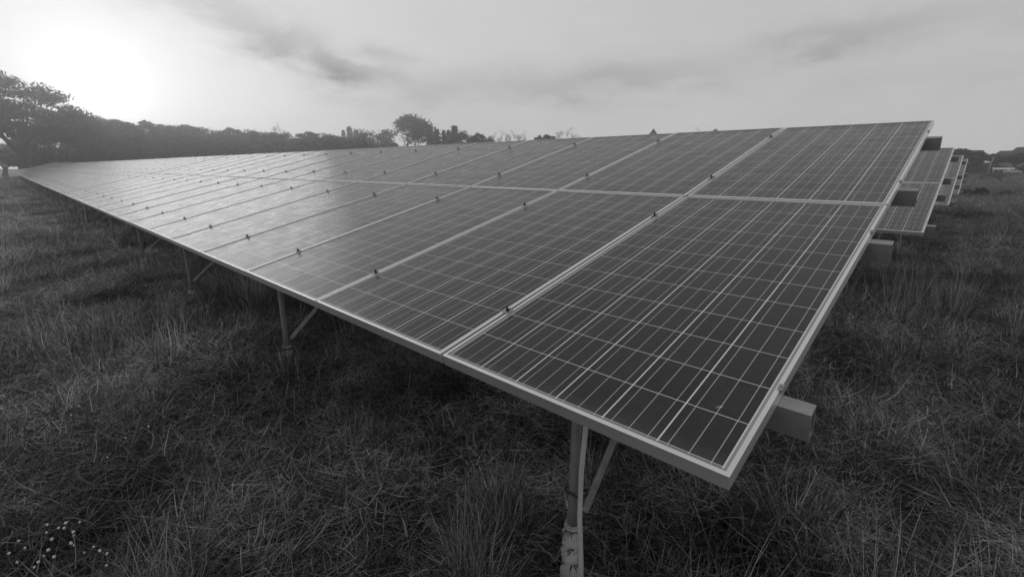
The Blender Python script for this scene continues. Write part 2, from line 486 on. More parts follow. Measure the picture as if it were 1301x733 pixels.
def blades(n, kind, radius, seed):
    """n curved blades as one mesh with a per-vertex shade; numpy"""
    g = np.random.default_rng(seed)
    S = 4
    a = g.uniform(0, 2*np.pi, n); rr = radius * np.sqrt(g.uniform(0, 1, n))
    bx, by = rr * np.cos(a), rr * np.sin(a)
    az = g.uniform(0, 2*np.pi, n)
    if kind == 'mat':
        L = g.uniform(.06, .24, n); lean0 = g.uniform(.5, 1.4, n); curl = g.uniform(.3, 1.5, n); W = g.uniform(.0022, .0060, n); bz = np.zeros(n) - .01
        sh = pick_shade(g, n, .30)
    elif kind == 'tuft':
        L = g.uniform(.12, .34, n); lean0 = g.uniform(.1, .8, n); curl = g.uniform(.3, 1.6, n); W = g.uniform(.0024, .0066, n); bz = np.zeros(n) - .01
        bx *= .45; by *= .45; az = np.arctan2(by, bx) + g.normal(0, .8, n)
        sh = pick_shade(g, n, .22)
    elif kind == 'thatch':
        L = g.uniform(.05, .26, n); lean0 = g.uniform(1.15, 1.62, n); curl = g.uniform(-.9, 1.2, n); W = g.uniform(.0018, .0052, n); bz = g.uniform(.005, .12, n)
        sh = pick_shade(g, n, .60)
    elif kind == 'stalk':
        L = g.uniform(.28, .58, n); lean0 = g.uniform(.0, .45, n); curl = g.uniform(.1, .7, n); W = g.uniform(.0016, .0034, n); bz = np.zeros(n) - .01
        bx *= .5; by *= .5; sh = pick_shade(g, n, .6)
    else:   # broad leaves
        L = g.uniform(.10, .26, n); lean0 = g.uniform(.3, .9, n); curl = g.uniform(.4, 1.3, n); W = g.uniform(.007, .015, n); bz = np.zeros(n) - .01
        bx *= .35; by *= .35; az = np.arctan2(by, bx) + g.normal(0, .5, n)
        sh = np.clip(g.gamma(2.0, .12, n), 0, 1)
    dirx, diry = np.cos(az), np.sin(az); px_, py_ = -diry, dirx
    bend = g.normal(0, .55, n)
    V = np.zeros((n, 2*S+1, 3)); x, y, z = bx.copy(), by.copy(), bz.copy(); lean = lean0.copy()
    SH = np.zeros((n, 2*S+1))
    for s in range(S + 1):
        w = W * (1 - (s / S) ** 1.8) * .44
        if s < S:
            V[:, 2*s, 0] = x - px_*w; V[:, 2*s, 1] = y - py_*w; V[:, 2*s, 2] = z
            V[:, 2*s+1, 0] = x + px_*w; V[:, 2*s+1, 1] = y + py_*w; V[:, 2*s+1, 2] = z
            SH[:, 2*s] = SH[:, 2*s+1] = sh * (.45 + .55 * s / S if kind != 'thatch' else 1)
        else:
            V[:, 2*S, 0] = x; V[:, 2*S, 1] = y; V[:, 2*S, 2] = z; SH[:, 2*S] = sh
        ds = L / S
        x = x + ds*np.sin(lean)*dirx; y = y + ds*np.sin(lean)*diry; z = z + ds*np.cos(lean)
        z = np.maximum(z, .004)
        lean = lean + curl / S * 1.1
        ang = bend / S; c, s_ = np.cos(ang), np.sin(ang)
        dirx, diry = dirx*c - diry*s_, dirx*s_ + diry*c
        px_, py_ = -diry, dirx
    b = (np.arange(n) * (2*S+1))[:, None]
    F_ = []
    for s in range(S - 1): F_.append(np.concatenate([b + 2*s, b + 2*s+1, b + 2*s+3, b + 2*s+2], 1))
    tri = np.concatenate([b + 2*(S-1), b + 2*(S-1)+1, b + 2*S], 1)
    return V.reshape(-1, 3), np.concatenate(F_, 0), tri, SH.ravel()

def mesh_np(name, parts, mat):
    me = bpy.data.meshes.new(name)
    vs, fs, sh, o = [], [], [], 0
    for V, Q, T, S_ in parts:
        vs.append(V); sh.append(S_)
        fs += (Q + o).tolist() + (T + o).tolist(); o += len(V)
    vs = np.concatenate(vs); sh = np.concatenate(sh)
    me.from_pydata(vs.tolist(), [], fs)
    at_ = me.attributes.new('shade', 'FLOAT', 'POINT'); at_.data.foreach_set('value', sh.astype(np.float32))
    me.materials.append(mat)
    return me

clumps = bpy.data.collections.new('grass_clumps')
recipes = [
    [('mat', 300, .30), ('thatch', 190, .30), ('tuft', 30, .20), ('broad', 5, .5)],
    [('mat', 240, .30), ('thatch', 230, .30), ('tuft', 60, .22), ('broad', 5, .5)],
    [('mat', 280, .30), ('thatch', 90, .28), ('tuft', 60, .25)],
    [('thatch', 300, .32), ('mat', 160, .30)],
    [('mat', 220, .30), ('thatch', 90, .30), ('stalk', 26, .25), ('tuft', 60, .2)],
    [('tuft', 150, .24), ('mat', 120, .26), ('thatch', 50, .25)],
    [('tuft', 190, .22), ('stalk', 60, .20), ('mat', 80, .25)],
    [('broad', 26, .25), ('mat', 170, .28), ('thatch', 90, .28)],
]
for i, rc in enumerate(recipes):
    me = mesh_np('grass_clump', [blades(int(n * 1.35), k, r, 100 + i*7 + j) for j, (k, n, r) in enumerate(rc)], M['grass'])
    o = bpy.data.objects.new('grass_clump_%02d' % i, me)
    clumps.objects.link(o)
NR = len(recipes)

def scatter():
    P, Rt, Sc, Ix = [], [], [], []
    def ring(r0, r1, dens, s0, s1, azr, w):
        a0, a1 = R(azr[0]), R(azr[1])
        area = .5 * (a1 - a0) * (r1*r1 - r0*r0); n = int(area * dens)
        az = rng.uniform(a0, a1, n); rr = np.sqrt(rng.uniform(r0*r0, r1*r1, n))
        x = CAM.x + rr*np.cos(az); y = CAM.y + rr*np.sin(az)
        big = np.sin(x*.9 + 1.7*np.sin(y*.7)) * np.cos(y*.8 + np.sin(x*.5))          # patches of taller grass
        under = (y > .3) & (y < 3.6) & (x < -.1)
        edge = (y > 2.2) & (y < 6.5) & (x > -1.6) & (x < 1.2)
        hs = 1 + .30*big + .12*edge - .18*under
        far = np.hypot(x - CAM.x, y - CAM.y)
        near_edge = (y > -1.2) & (y < .6) & (x < -1.0)
        hs = np.where(near_edge, np.minimum(hs, .95), hs)
        s = rng.uniform(s0, s1, n)
        z = hn(x, y) * np.clip(1.6 - far/45, 0, 1) - .02
        idx = rng.choice(NR, n, p=w)
        m = (big + rng.normal(0, .4, n)) > .9
        idx = np.where(m & ~near_edge, rng.choice([5, 6, 4], n), idx)
        idx = np.where(near_edge & (idx == 6), 1, idx)
        dpost = np.hypot(x + .60, y - .22)
        keep = dpost > .30
        hs = hs * np.clip(.35 + dpost / 1.6, .35, 1)
        hs = hs * (.80 + .45 * (np.sin(x*2.3 + 1.3*np.sin(y*1.9)) * np.sin(y*2.1 + x) > .1))
        band = (y > 26) & (y < 62) & (x > -12)                                         # rough taller strip on the right
        hs = np.where(band, hs * 1.35, hs)
        P.append(np.stack([x, y, z - 5.0 * (~keep)], 1)); Ix.append(idx)
        Rt.append(np.stack([rng.normal(0, .06, n), rng.normal(0, .06, n), rng.uniform(0, 6.283, n)], 1))
        Sc.append(np.stack([s, s, hs * np.where(s > 1.6, .9 * rng.uniform(.8, 1.25, n) * s**.25, s * rng.uniform(.8, 1.2, n))], 1))
    w = np.array([.2, .17, .16, .16, .1, .1, .04, .07]); w /= w.sum()
    ring(.35, 4.5, 24, .85, 1.15, (60, 215), w)
    ring(4.5, 10, 15, .95, 1.3, (72, 197), w)
    ring(10, 22, 6.5, 1.3, 1.9, (76, 192), w)
    ring(22, 50, 2.0, 2.0, 3.2, (80, 188), w)
    ring(50, 120, .40, 4.0, 6.5, (82, 186), w)
    return np.concatenate(P), np.concatenate(Rt), np.concatenate(Sc), np.concatenate(Ix)
P_, R_, S_, I_ = scatter()
# extra tall dry tuft left of the near post
ex = []
for (x, y, n, sx, sz) in [(-.92, .02, 3, .9, .72), (-1.05, .25, 3, .9, .70), (-1.6, -.9, 3, .9, .8)]:
    for k in range(n):
        ex.append((x + random.gauss(0, .09), y + random.gauss(0, .09), -.02, random.uniform(0, 6.28), sx, sz))
P_ = np.concatenate([P_, [[e[0], e[1], e[2]] for e in ex]]); R_ = np.concatenate([R_, [[0, 0, e[3]] for e in ex]])
S_ = np.concatenate([S_, [[e[4], e[4], e[5]] for e in ex]]); I_ = np.concatenate([I_, [6] * len(ex)])
print('grass instances', len(P_))

def grass_object():
    me = bpy.data.meshes.new('grass'); me.from_pydata(P_.tolist(), [], [])
    a = me.attributes.new('rot', 'FLOAT_VECTOR', 'POINT'); a.data.foreach_set('vector', R_.astype(np.float32).ravel())
    a = me.attributes.new('scl', 'FLOAT_VECTOR', 'POINT'); a.data.foreach_set('vector', S_.astype(np.float32).ravel())
    a = me.attributes.new('idx', 'INT', 'POINT'); a.data.foreach_set('value', I_.astype(np.int32))
    o = put('grass', me)
    tag(o, 'rough matted grass and dry stalks covering the whole field', 'grass', kind='stuff')
    ng = bpy.data.node_groups.new('grass_scatter', 'GeometryNodeTree')
    ng.interface.new_socket('Geometry', in_out='INPUT', socket_type='NodeSocketGeometry')
    ng.interface.new_socket('Geometry', in_out='OUTPUT', socket_type='NodeSocketGeometry')
    gi = ng.nodes.new('NodeGroupInput'); go = ng.nodes.new('NodeGroupOutput')
    ci = ng.nodes.new('GeometryNodeCollectionInfo'); ci.inputs['Collection'].default_value = clumps
    ci.inputs['Separate Children'].default_value = True; ci.inputs['Reset Children'].default_value = True
    ip = ng.nodes.new('GeometryNodeInstanceOnPoints'); ip.inputs['Pick Instance'].default_value = True
    def attr(nm, t):
        n = ng.nodes.new('GeometryNodeInputNamedAttribute'); n.data_type = t; n.inputs['Name'].default_value = nm
        return n.outputs['Attribute']
    ng.links.new(gi.outputs[0], ip.inputs['Points']); ng.links.new(ci.outputs[0], ip.inputs['Instance'])
    ng.links.new(attr('idx', 'INT'), ip.inputs['Instance Index'])
    er = ng.nodes.new('FunctionNodeEulerToRotation'); ng.links.new(attr('rot', 'FLOAT_VECTOR'), er.inputs[0])
    ng.links.new(er.outputs[0], ip.inputs['Rotation'])
    ng.links.new(attr('scl', 'FLOAT_VECTOR'), ip.inputs['Scale'])
    ng.links.new(ip.outputs[0], go.inputs[0])
    md = o.modifiers.new('scatter', 'NODES'); md.node_group = ng
grass_object()

# ------------------------------------------------------------------ trees
def leaf_quads(centers, size, g, flat=.6):
    """many small leaf clusters (quads), returns verts, faces, shade"""
    n = len(centers); c = np.asarray(centers)
    nrm = g.normal(0, 1, (n, 3)); nrm[:, 2] = np.abs(nrm[:, 2]) * (1 + flat); nrm /= np.linalg.norm(nrm, axis=1)[:, None]
    t = np.cross(nrm, g.normal(0, 1, (n, 3))); t /= np.linalg.norm(t, axis=1)[:, None]
    b = np.cross(nrm, t)
    s = size * g.uniform(.5, 1.3, n)[:, None]; e = s * g.uniform(.45, .9, n)[:, None]
    V = np.stack([c - t*s, c - b*e, c + t*s, c + b*e], 1).reshape(-1, 3)
    F_ = np.arange(4*n).reshape(n, 4)
    return V, F_

def make_tree_meshes(seed, H, Wd, style, nleaf, lsize):
    rnd = random.Random(seed); g = np.random.default_rng(seed)
    mb = MB(); tips = []
    def branch(p, d, L, r, lvl):
        segs = 4; pts = [p.copy()]; rad = [r]
        q = p.copy(); dd = d.copy()
        for k in range(segs):
            dd = (dd + Vector((rnd.gauss(0, .16), rnd.gauss(0, .16), rnd.gauss(.02, .10)))).normalized()
            q = q + dd * L / segs; pts.append(q.copy()); rad.append(r * (1 - .55 * (k+1) / segs))
        mb.tube(pts, rad, 7 if lvl < 2 else 5, cap=False)
        if lvl >= maxl:
            tips.append(pts[-1]); tips.append(pts[-2]); return
        nb = rnd.choice(nbr)
        for k in range(nb):
            a = 2*math.pi*(k + rnd.random()*.7) / nb; sp = spread * rnd.uniform(.7, 1.3)
            u = dd.cross(Vector((0, 0, 1)));
            if u.length < .1: u = Vector((1, 0, 0))
            u.normalize(); w = dd.cross(u).normalized()
            nd = (dd * math.cos(sp) + (u * math.cos(a) + w * math.sin(a)) * math.sin(sp))
            nd.z = nd.z * flat_ + .05 * (1 - flat_); nd.normalize()
            st_ = pts[-1] if (k < 2 or lvl > 0) else pts[-2]
            branch(st_, nd, L * rnd.uniform(.62, .86), rad[-1] * .85, lvl + 1)
    if style == 'umbrella': maxl, nbr, spread, flat_, trunk = 4, (3, 3, 4), .62, .82, .26
    elif style == 'round': maxl, nbr, spread, flat_, trunk = 4, (3, 4), .60, 1.0, .28
    elif style == 'bare': maxl, nbr, spread, flat_, trunk = 4, (2, 3), .42, 1.0, .30
    elif style == 'bush': maxl, nbr, spread, flat_, trunk = 3, (3, 4), .75, .95, .18
    else: maxl, nbr, spread, flat_, trunk = 3, (3,), .6, .9, .25
    if style == 'conifer':
        mb.tube([(0, 0, 0), (.02*H, 0, H*.5), (0, .01*H, H)], [.018*H, .011*H, .002*H], 6)
        C = []
        for k in range(46):
            z = H * (.10 + .88 * k / 46); rmax = Wd/2 * (1 - (k/46)) ** .8 + .02*H
            for j in range(rnd.choice((3, 4, 5))):
                a = rnd.random()*6.28; rr = rmax * rnd.uniform(.35, 1.05)
                e = Vector((math.cos(a)*rr, math.sin(a)*rr, z - .12*rr))
                mb.tube([(0, 0, z), e], [.004*H, .001*H], 3, cap=False)
                m_ = int(nleaf / 170)
                tt = g.uniform(.15, 1, m_)
                for t in tt: C.append((e.x*t + g.normal(0, .012*H), e.y*t + g.normal(0, .012*H), z - .12*rr*t + g.normal(0, .012*H)))
        C = np.array(C); V, F_ = leaf_quads(C, lsize, g, 0)
    else:
        L0 = H * trunk
        branch(Vector((0, 0, -.1)), Vector((rnd.gauss(0, .05), rnd.gauss(0, .05), 1)).normalized(), L0, H * (.030 if style != 'bare' else .02), 0)
        T = np.array([list(t) for t in tips])
        # fit the skeleton to the wanted height and width
        zmax = T[:, 2].max(); wx = max(np.ptp(T[:, 0]), np.ptp(T[:, 1]))
        sz = H * .93 / zmax; sx = Wd * .88 / wx
        cx, cy = (T[:, 0].max()+T[:, 0].min())/2, (T[:, 1].max()+T[:, 1].min())/2
        def fit(v): 
            k = min(1, max(0, v[2]/(zmax*.5)))
            return ((v[0] - cx*k)*sx, (v[1] - cy*k)*sx, v[2]*sz)
        mb.v = [fit(v) for v in mb.v]; T = np.array([fit(t) for t in T])
        if style == 'bare':
            C = T[g.integers(0, len(T), nleaf)] + g.normal(0, 1, (nleaf, 3)) * H * .02
        else:
            # clumps around the twig tips; uneven sizes so the sky shows between them
            nc = len(T); cs = g.uniform(.5, 1.35, nc) * (Wd * (.046 if style == 'umbrella' else .050))
            wts = cs**2 / (cs**2).sum(); pick = g.choice(nc, nleaf, p=wts)
            off = g.normal(0, 1, (nleaf, 3)); off /= np.linalg.norm(off, axis=1)[:, None]; off *= (g.uniform(0, 1, nleaf)**.45)[:, None]
            off[:, 2] *= (.42 if style == 'umbrella' else .7)
            C = T[pick] + off * cs[pick][:, None] * 1.5
        V, F_ = leaf_quads(C, lsize, g, .6)
    n = len(C)
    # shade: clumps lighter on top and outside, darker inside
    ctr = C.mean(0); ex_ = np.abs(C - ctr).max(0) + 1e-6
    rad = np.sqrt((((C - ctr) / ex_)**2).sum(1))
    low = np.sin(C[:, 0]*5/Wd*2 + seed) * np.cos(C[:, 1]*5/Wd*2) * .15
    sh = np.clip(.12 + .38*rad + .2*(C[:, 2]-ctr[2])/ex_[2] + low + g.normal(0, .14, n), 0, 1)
    me = bpy.data.meshes.new('crown'); me.from_pydata(V.tolist(), [], F_.tolist())
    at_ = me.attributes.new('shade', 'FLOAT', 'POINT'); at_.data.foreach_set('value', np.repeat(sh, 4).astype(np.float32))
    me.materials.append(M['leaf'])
    return mb.mesh('trunk', M['bark'], True), me

def place_tree(name, meshes, loc, label, group=None, s=(1, 1, 1), rz=0.0, cat='tree'):
    t = empty(name, loc, rz); t.scale = s
    tag(t, label, cat, group)
    put('trunk', meshes[0], t); put('crown', meshes[1], t)
    return t

TM = {
    'big': make_tree_meshes(3, 14, 22, 'umbrella', 27000, .16),
    'dome': make_tree_meshes(47, 10, 13, 'round', 9500, .15),
    'umb1': make_tree_meshes(14, 10, 11, 'umbrella', 15000, .16),
    'umb2': make_tree_meshes(25, 10, 12, 'umbrella', 15000, .16),
    'rnd1': make_tree_meshes(36, 10, 10, 'round', 11000, .16),
    'rnd2': make_tree_meshes(47, 10, 11, 'round', 11000, .16),
    'con': make_tree_meshes(5, 10, 2.6, 'conifer', 3400, .17),
    'con2': make_tree_meshes(6, 10, 3.2, 'conifer', 3000, .18),
    'bare': make_tree_meshes(71, 10, 8, 'bare', 700, .10),
    'bush': make_tree_meshes(82, 3, 4.5, 'bush', 5000, .10),
}
HF = 214.5                                       # horizon row in the photograph
def tree_at(name, key, px, ytop, depth, label, group=None, wide=1.0, rz=None, cat='tree', base=10.0):
    H = (HF - ytop) / F * depth * 1.04 + 1.6
    s = H / base
    p = at(px, depth, 0)
    return place_tree(name, TM[key], p, label, group, (s*wide, s*wide, s), random.uniform(0, 6.28) if rz is None else rz, cat)

tree_at('umbrella_tree', 'big', 34, 104, 60, 'tallest spreading tree at the far left, forked trunk under a wide airy crown', base=14.0, wide=1.0, rz=.6)
G1 = 'trees in the long dark belt behind the panels'
row = [  # px, top y, depth, kind, width factor, label
    (-40, 120, 66, 'umb2', 1.25, 'spreading tree cut by the left picture edge'),
    (88, 142, 74, 'umb1', 1.15, 'hazy low tree right of the tallest spreading tree'),
    (62, 158, 88, 'rnd2', 1.3, 'lower rounded tree seen behind the tallest tree trunk'),
    (40, 188, 76, 'bush', 1.6, 'low dark bush at the foot of the tallest spreading tree'),
    (66, 186, 80, 'bush', 1.5, 'low dark bush right of the forked trunk'),
    (6, 186, 84, 'bush', 1.3, 'low dim bush below the tallest left crown'),
    (122, 150, 78, 'rnd1', 1.1, 'tree directly under the bright sun glow'),
    (152, 154, 76, 'umb2', 1.15, 'bright-rimmed tree just right of the sun glow'),
    (182, 154, 80, 'umb1', 1.05, 'loose-topped tree second to the right of the sun glow'),
    (212, 160, 82, 'rnd2', 1.15, 'dense tree third to the right of the sun glow'),
    (240, 161, 84, 'umb2', 1.1, 'flat-topped belt tree left of centre of the belt'),
    (268, 164, 84, 'rnd1', 1.1, 'rounded belt tree in the middle of the belt'),
    (296, 163, 88, 'umb1', 1.15, 'broad belt tree above the mid row of clamps'),
    (322, 166, 88, 'rnd2', 1.1, 'belt tree just left of the thin mast-like twig'),
    (350, 170, 90, 'umb2', 1.1, 'low belt tree under the thin mast-like twig'),
    (376, 170, 92, 'rnd1', 1.1, 'belt tree fourth from the right end of the belt'),
    (402, 168, 94, 'umb1', 1.15, 'belt tree third from the right end of the belt'),
    (424, 171, 96, 'rnd2', 1.05, 'belt tree second from the right end of the belt'),
    (444, 176, 98, 'umb2', .95, 'last low tree at the right end of the dark belt'),
]
for i, (px, yt, dp, key, wd, lb) in enumerate(row):
    tree_at('belt_tree', key, px, yt, dp, lb, G1, wide=wd, rz=i * 1.7, base=3.0 if key == 'bush' else 10.0)
tree_at('round_tree', 'dome', 506, 148, 120, 'large round tree with a domed crown standing above the panel row', wide=1.12, rz=2.1)
tree_at('round_tree', 'rnd1', 478, 176, 112, 'low dark tree hugging the left foot of the domed tree', wide=1.3, rz=.9)
G2 = 'slim conifers on the skyline'
for i, (px, yt, dp, key, lb) in enumerate([
    (440, 169, 150, 'con2', 'slim conifer leftmost, poking above the right end of the belt'),
    (448, 165, 150, 'con', 'tallest of the slim conifers left of the domed tree'),
    (456, 169, 150, 'con2', 'slim conifer at the belt end, left of the gap before the domed tree'),
    (467, 172, 150, 'con2', 'slim conifer in the gap left of the domed tree'),
    (548, 164, 150, 'con2', 'slim conifer touching the right side of the domed tree'),
    (556.5, 168, 150, 'con2', 'slim conifer second to the right of the domed tree'),
    (565, 169, 150, 'con', 'slim conifer third to the right of the domed tree'),
    (571, 169, 150, 'con2', 'slim conifer fourth to the right of the domed tree'),
    (579, 164, 150, 'con', 'slim conifer rising above the low dark bushes')]):
    tree_at('conifer', key, px, yt, dp, lb, G2, wide=1.0 + .35 * (i % 3), rz=i * 2.0)
G3 = 'low distant trees along the skyline'
for i, (px, yt, dp, key, wd, lb) in enumerate([
    (588, 169, 135, 'rnd2', .8, 'dark low tree right of the slim conifers'),
    (606, 170, 135, 'umb1', .9, 'dark low tree with a flat crown, second right of the conifers'),
    (622, 176, 135, 'rnd1', .8, 'shallow dark tree barely above the panels, third right of the conifers'),
    (693, 173, 140, 'umb2', .75, 'small flat crown alone between the bare trees'),
    (902, 166.5, 170, 'umb1', .55, 'flat dark crown peeping over the near row right of the pyramid roof')]):
    tree_at('distant_tree', key, px, yt, dp, lb, G3, wide=wd, rz=i * 1.1)
G4 = 'thin leafless trees along the skyline'
for i, (px, yt, dp, lb) in enumerate([
    (630, 169, 130, 'thin leafless tree leftmost of the bare ones'),
    (641, 167, 130, 'thin leafless tree second of the bare ones'),
    (651, 167.5, 130, 'thin leafless tree third of the bare ones'),
    (663, 168, 130, 'thin leafless tree fourth of the bare ones, beside the gap'),
    (722, 163.5, 140, 'lone bare tree with fine upright twigs above the panels'),
    (361, 158, 110, 'thin twig mast rising above the dark tree belt'),
    (883, 164, 170, 'tiny bare sapling just left of the flat dark crown')]):
    tree_at('bare_tree', 'bare', px, yt, dp, lb, G4, wide=.5 if px != 722 else .75, rz=i * 1.4)

# scrub filling the foot of the belt: one mass nobody could count
g_ = np.random.default_rng(5); C = []; 
pxs = g_.uniform(84, 468, 60000); dps = g_.uniform(82, 97, 60000)
for px_, dp_ in zip(pxs, dps):
    p_ = at(px_, dp_, 0); h_ = 6.0 + 1.2 * math.sin(p_.x*.35 + 1) * math.sin(p_.y*.3) + .8 * math.sin(p_.x*1.1 + p_.y*.7)
    C.append((p_.x, p_.y, abs(h_) * g_.uniform(0, 1) ** .75))
C = np.array(C); V_, Q_ = leaf_quads(C, .26, g_, .6)
me = bpy.data.meshes.new('undergrowth'); me.from_pydata(V_.tolist(), [], Q_.tolist())
at_ = me.attributes.new('shade', 'FLOAT', 'POINT'); at_.data.foreach_set('value', np.repeat(np.clip(g_.normal(.3, .18, len(C)), 0, 1), 4).astype(np.float32))
me.materials.append(M['leaf'])
tag(put('undergrowth', me), 'dense dark scrub filling the foot of the tree belt', 'undergrowth', kind='stuff')

g_ = np.random.default_rng(8); C = []
pxs = g_.uniform(1205, 1420, 16000); dps = g_.uniform(172, 196, 16000)
for px_, dp_ in zip(pxs, dps):
    p_ = at(px_, dp_, 0); h_ = 2.6 + 1.2 * math.sin(p_.x*.33 + 1) + .6 * math.sin(p_.x*.9 + p_.y*.5)
    C.append((p_.x, p_.y, h_ * g_.uniform(0, 1) ** .75))
C = np.array(C); V_, Q_ = leaf_quads(C, .30, g_, .6)
me = bpy.data.meshes.new('hedge'); me.from_pydata(V_.tolist(), [], Q_.tolist())
at_ = me.attributes.new('shade', 'FLOAT', 'POINT'); at_.data.foreach_set('value', np.repeat(np.clip(g_.normal(.25, .16, len(C)), 0, 1), 4).astype(np.float32))
me.materials.append(M['leaf'])
tag(put('hedge', me), 'dark overgrown hedge under the far trees on the right', 'hedge', kind='stuff')

# right-hand tree line in front of the houses
G5 = 'trees and bushes in front of the far houses'
for i, (px, yt, dp, key, wd, lb) in enumerate([
    (1207, 190, 205, 'umb2', 1.1, 'bushy tree right behind the end of the second row'),
    (1222, 189, 210, 'umb1', 1.1, 'airy tree above the third row table'),
    (1238, 193, 180, 'umb1', 1.1, 'dark tree beneath the white gable'),
    (1249, 196, 185, 'umb2', 1.2, 'mid tree left of the leaning pole'),
    (1225, 200, 150, 'bush', .8, 'darkest bush low beside the rail ends'),
    (1262, 197, 186, 'umb2', 1.2, 'tree right of the leaning pole'),
    (1275, 198, 185, 'umb2', 1.2, 'tree below the left tiled roof'),
    (1290, 194, 183, 'umb1', 1.1, 'taller dark tree in front of the right tiled roof'),
    (1305, 195, 185, 'umb1', 1.2, 'tree at the right picture edge'),
    (1322, 196, 185, 'rnd1', 1.2, 'tree past the right picture edge')]):
    tree_at('hedge_tree', key, px, yt, dp, lb, G5, wide=wd, rz=i * 1.9, base=3.0 if key == 'bush' else 10.0)
G6 = 'small bushes in the right field'
for i, (px, dp, s, lb) in enumerate([
    (1240, 25.5, .22, 'left one of two dark bushes in the right field'), (1249, 25.0, .27, 'right one of two dark bushes in the right field'),
    (1222, 60, .35, 'low bush near the rail tips of the third row'), (1270, 70, .5, 'low bush in the rough strip below the white shed'),
    (1286, 26, .18, 'small pale bush right of the two dark bushes'), (1262, 55, .45, 'rounded bush in the rough strip below the pole')]):
    place_tree('field_bush', TM['bush'], at(px, dp, 0), lb, G6, (s, s, s * .8), i * 2.2, 'bush')

# ------------------------------------------------------------------ houses, shed, car, pole on the far side
def house(name, loc, rz, w, d, h, rh, label, over=.6, gable=True, pyramid=False):
    t = empty(name, loc, rz); tag(t, label, 'house')
    mb = MB(); mb.box((-w/2, -d/2, 0), (w/2, d/2, h))
    if gable and not pyramid: mb.add([(-w/2, -d/2, h), (-w/2, d/2, h), (-w/2, 0, h + rh*.93)], [(0, 1, 2)]); mb.add([(w/2, -d/2, h), (w/2, d/2, h), (w/2, 0, h + rh*.93)], [(0, 2, 1)])
    mb.build('wall', M['wall'], t)
    mb = MB(); x, y = w/2 + over, d/2 + over; z0 = h - .15
    if pyramid:
        mb.add([(-x, -y, z0), (x, -y, z0), (x, y, z0), (-x, y, z0), (0, 0, h + rh)], [(0, 1, 4), (1, 2, 4), (2, 3, 4), (3, 0, 4), (3, 2, 1, 0)])
    else:
        k = x if gable else x * .45
        mb.add([(-x, -y, z0), (x, -y, z0), (x, y, z0), (-x, y, z0), (-k, 0, h + rh), (k, 0, h + rh)], [(0, 1, 5, 4), (2, 3, 4, 5), (1, 2, 5), (3, 0, 4)])
        mb.add([(-x, -y, z0 - .12), (x, -y, z0 - .12), (x, y, z0 - .12), (-x, y, z0 - .12)], [(3, 2, 1, 0)])
    mb.build('roof', M['roof'], t)
    for fl in range(max(1, int(h // 2.9))):
        for i in range(int(w // 2.6)):
            xx = -w/2 + 1.3 + i * 2.6 + .1
            mb = MB(); z = 1.0 + fl * 2.9
            for (a, b) in (((xx - .6, -d/2 - .05, z), (xx + .6, -d/2 + .02, z + .08)), ((xx - .6, -d/2 - .05, z + 1.22), (xx + .6, -d/2 + .02, z + 1.3)),
                           ((xx - .6, -d/2 - .05, z + .08), (xx - .52, -d/2 + .02, z + 1.22)), ((xx + .52, -d/2 - .05, z + .08), (xx + .6, -d/2 + .02, z + 1.22))): mb.box(a, b)
            wd = mb.build('window', M['white'], t)
            mb = MB(); mb.box((xx - .52, -d/2 - .012, z + .08), (xx + .52, -d/2 - .004, z + 1.22)); mb.build('pane', M['dark'], wd)
    return t
face = math.atan2(CAM.y - 250, CAM.x + 0) + math.pi/2
house('tiled_house', at(1273, 205, 0), R(-12), 7.4, 6, 6.2, 2.9, 'house with a long tiled roof behind the trees, left of the higher roof', gable=False)
house('tiled_house', at(1294, 202, 0), R(8), 7.8, 6.5, 7.3, 3.2, 'higher house with a hipped tiled roof and pale walls at the right edge', gable=False)
house('gabled_house', at(1236, 250, 0), R(35), 5, 5, 8.2, 2.8, 'small house whose white gable shows above the trees')
house('pavilion', at(827, 165, 0), R(12), 4.4, 4.4, 10.6, 4.4, 'dark pyramid roof poking above the middle of the panel row', pyramid=True, over=.5)

def shed(loc, rz):
    t = empty('shed', loc, rz); tag(t, 'long low white shed in front of the far trees on the right', 'shed')
    mb = MB(); mb.box((-4, -1.5, 0), (4, 1.5, 1.9)); mb.build('wall', M['wall'], t)
    mb = MB(); mb.add([(-4.3, -1.9, 1.95), (4.3, -1.9, 1.95), (4.3, 1.9, 2.45), (-4.3, 1.9, 2.45), (-4.3, -1.9, 2.10), (4.3, -1.9, 2.10), (4.3, 1.9, 2.60), (-4.3, 1.9, 2.60)],
                      [(3,2,1,0),(4,5,6,7),(0,1,5,4),(1,2,6,5),(2,3,7,6),(3,0,4,7)]); mb.build('roof', M['white'], t)
    for x in (-2.8, -.9, 1.0, 2.9): mb = MB(); mb.box((x - .5, -1.515, .1), (x + .5, -1.495, 1.6)); mb.build('door', M['dark'], t)
shed(at(1275, 160, 0), R(4)); bpy.data.objects['shed'].scale = (.62, .7, .72)

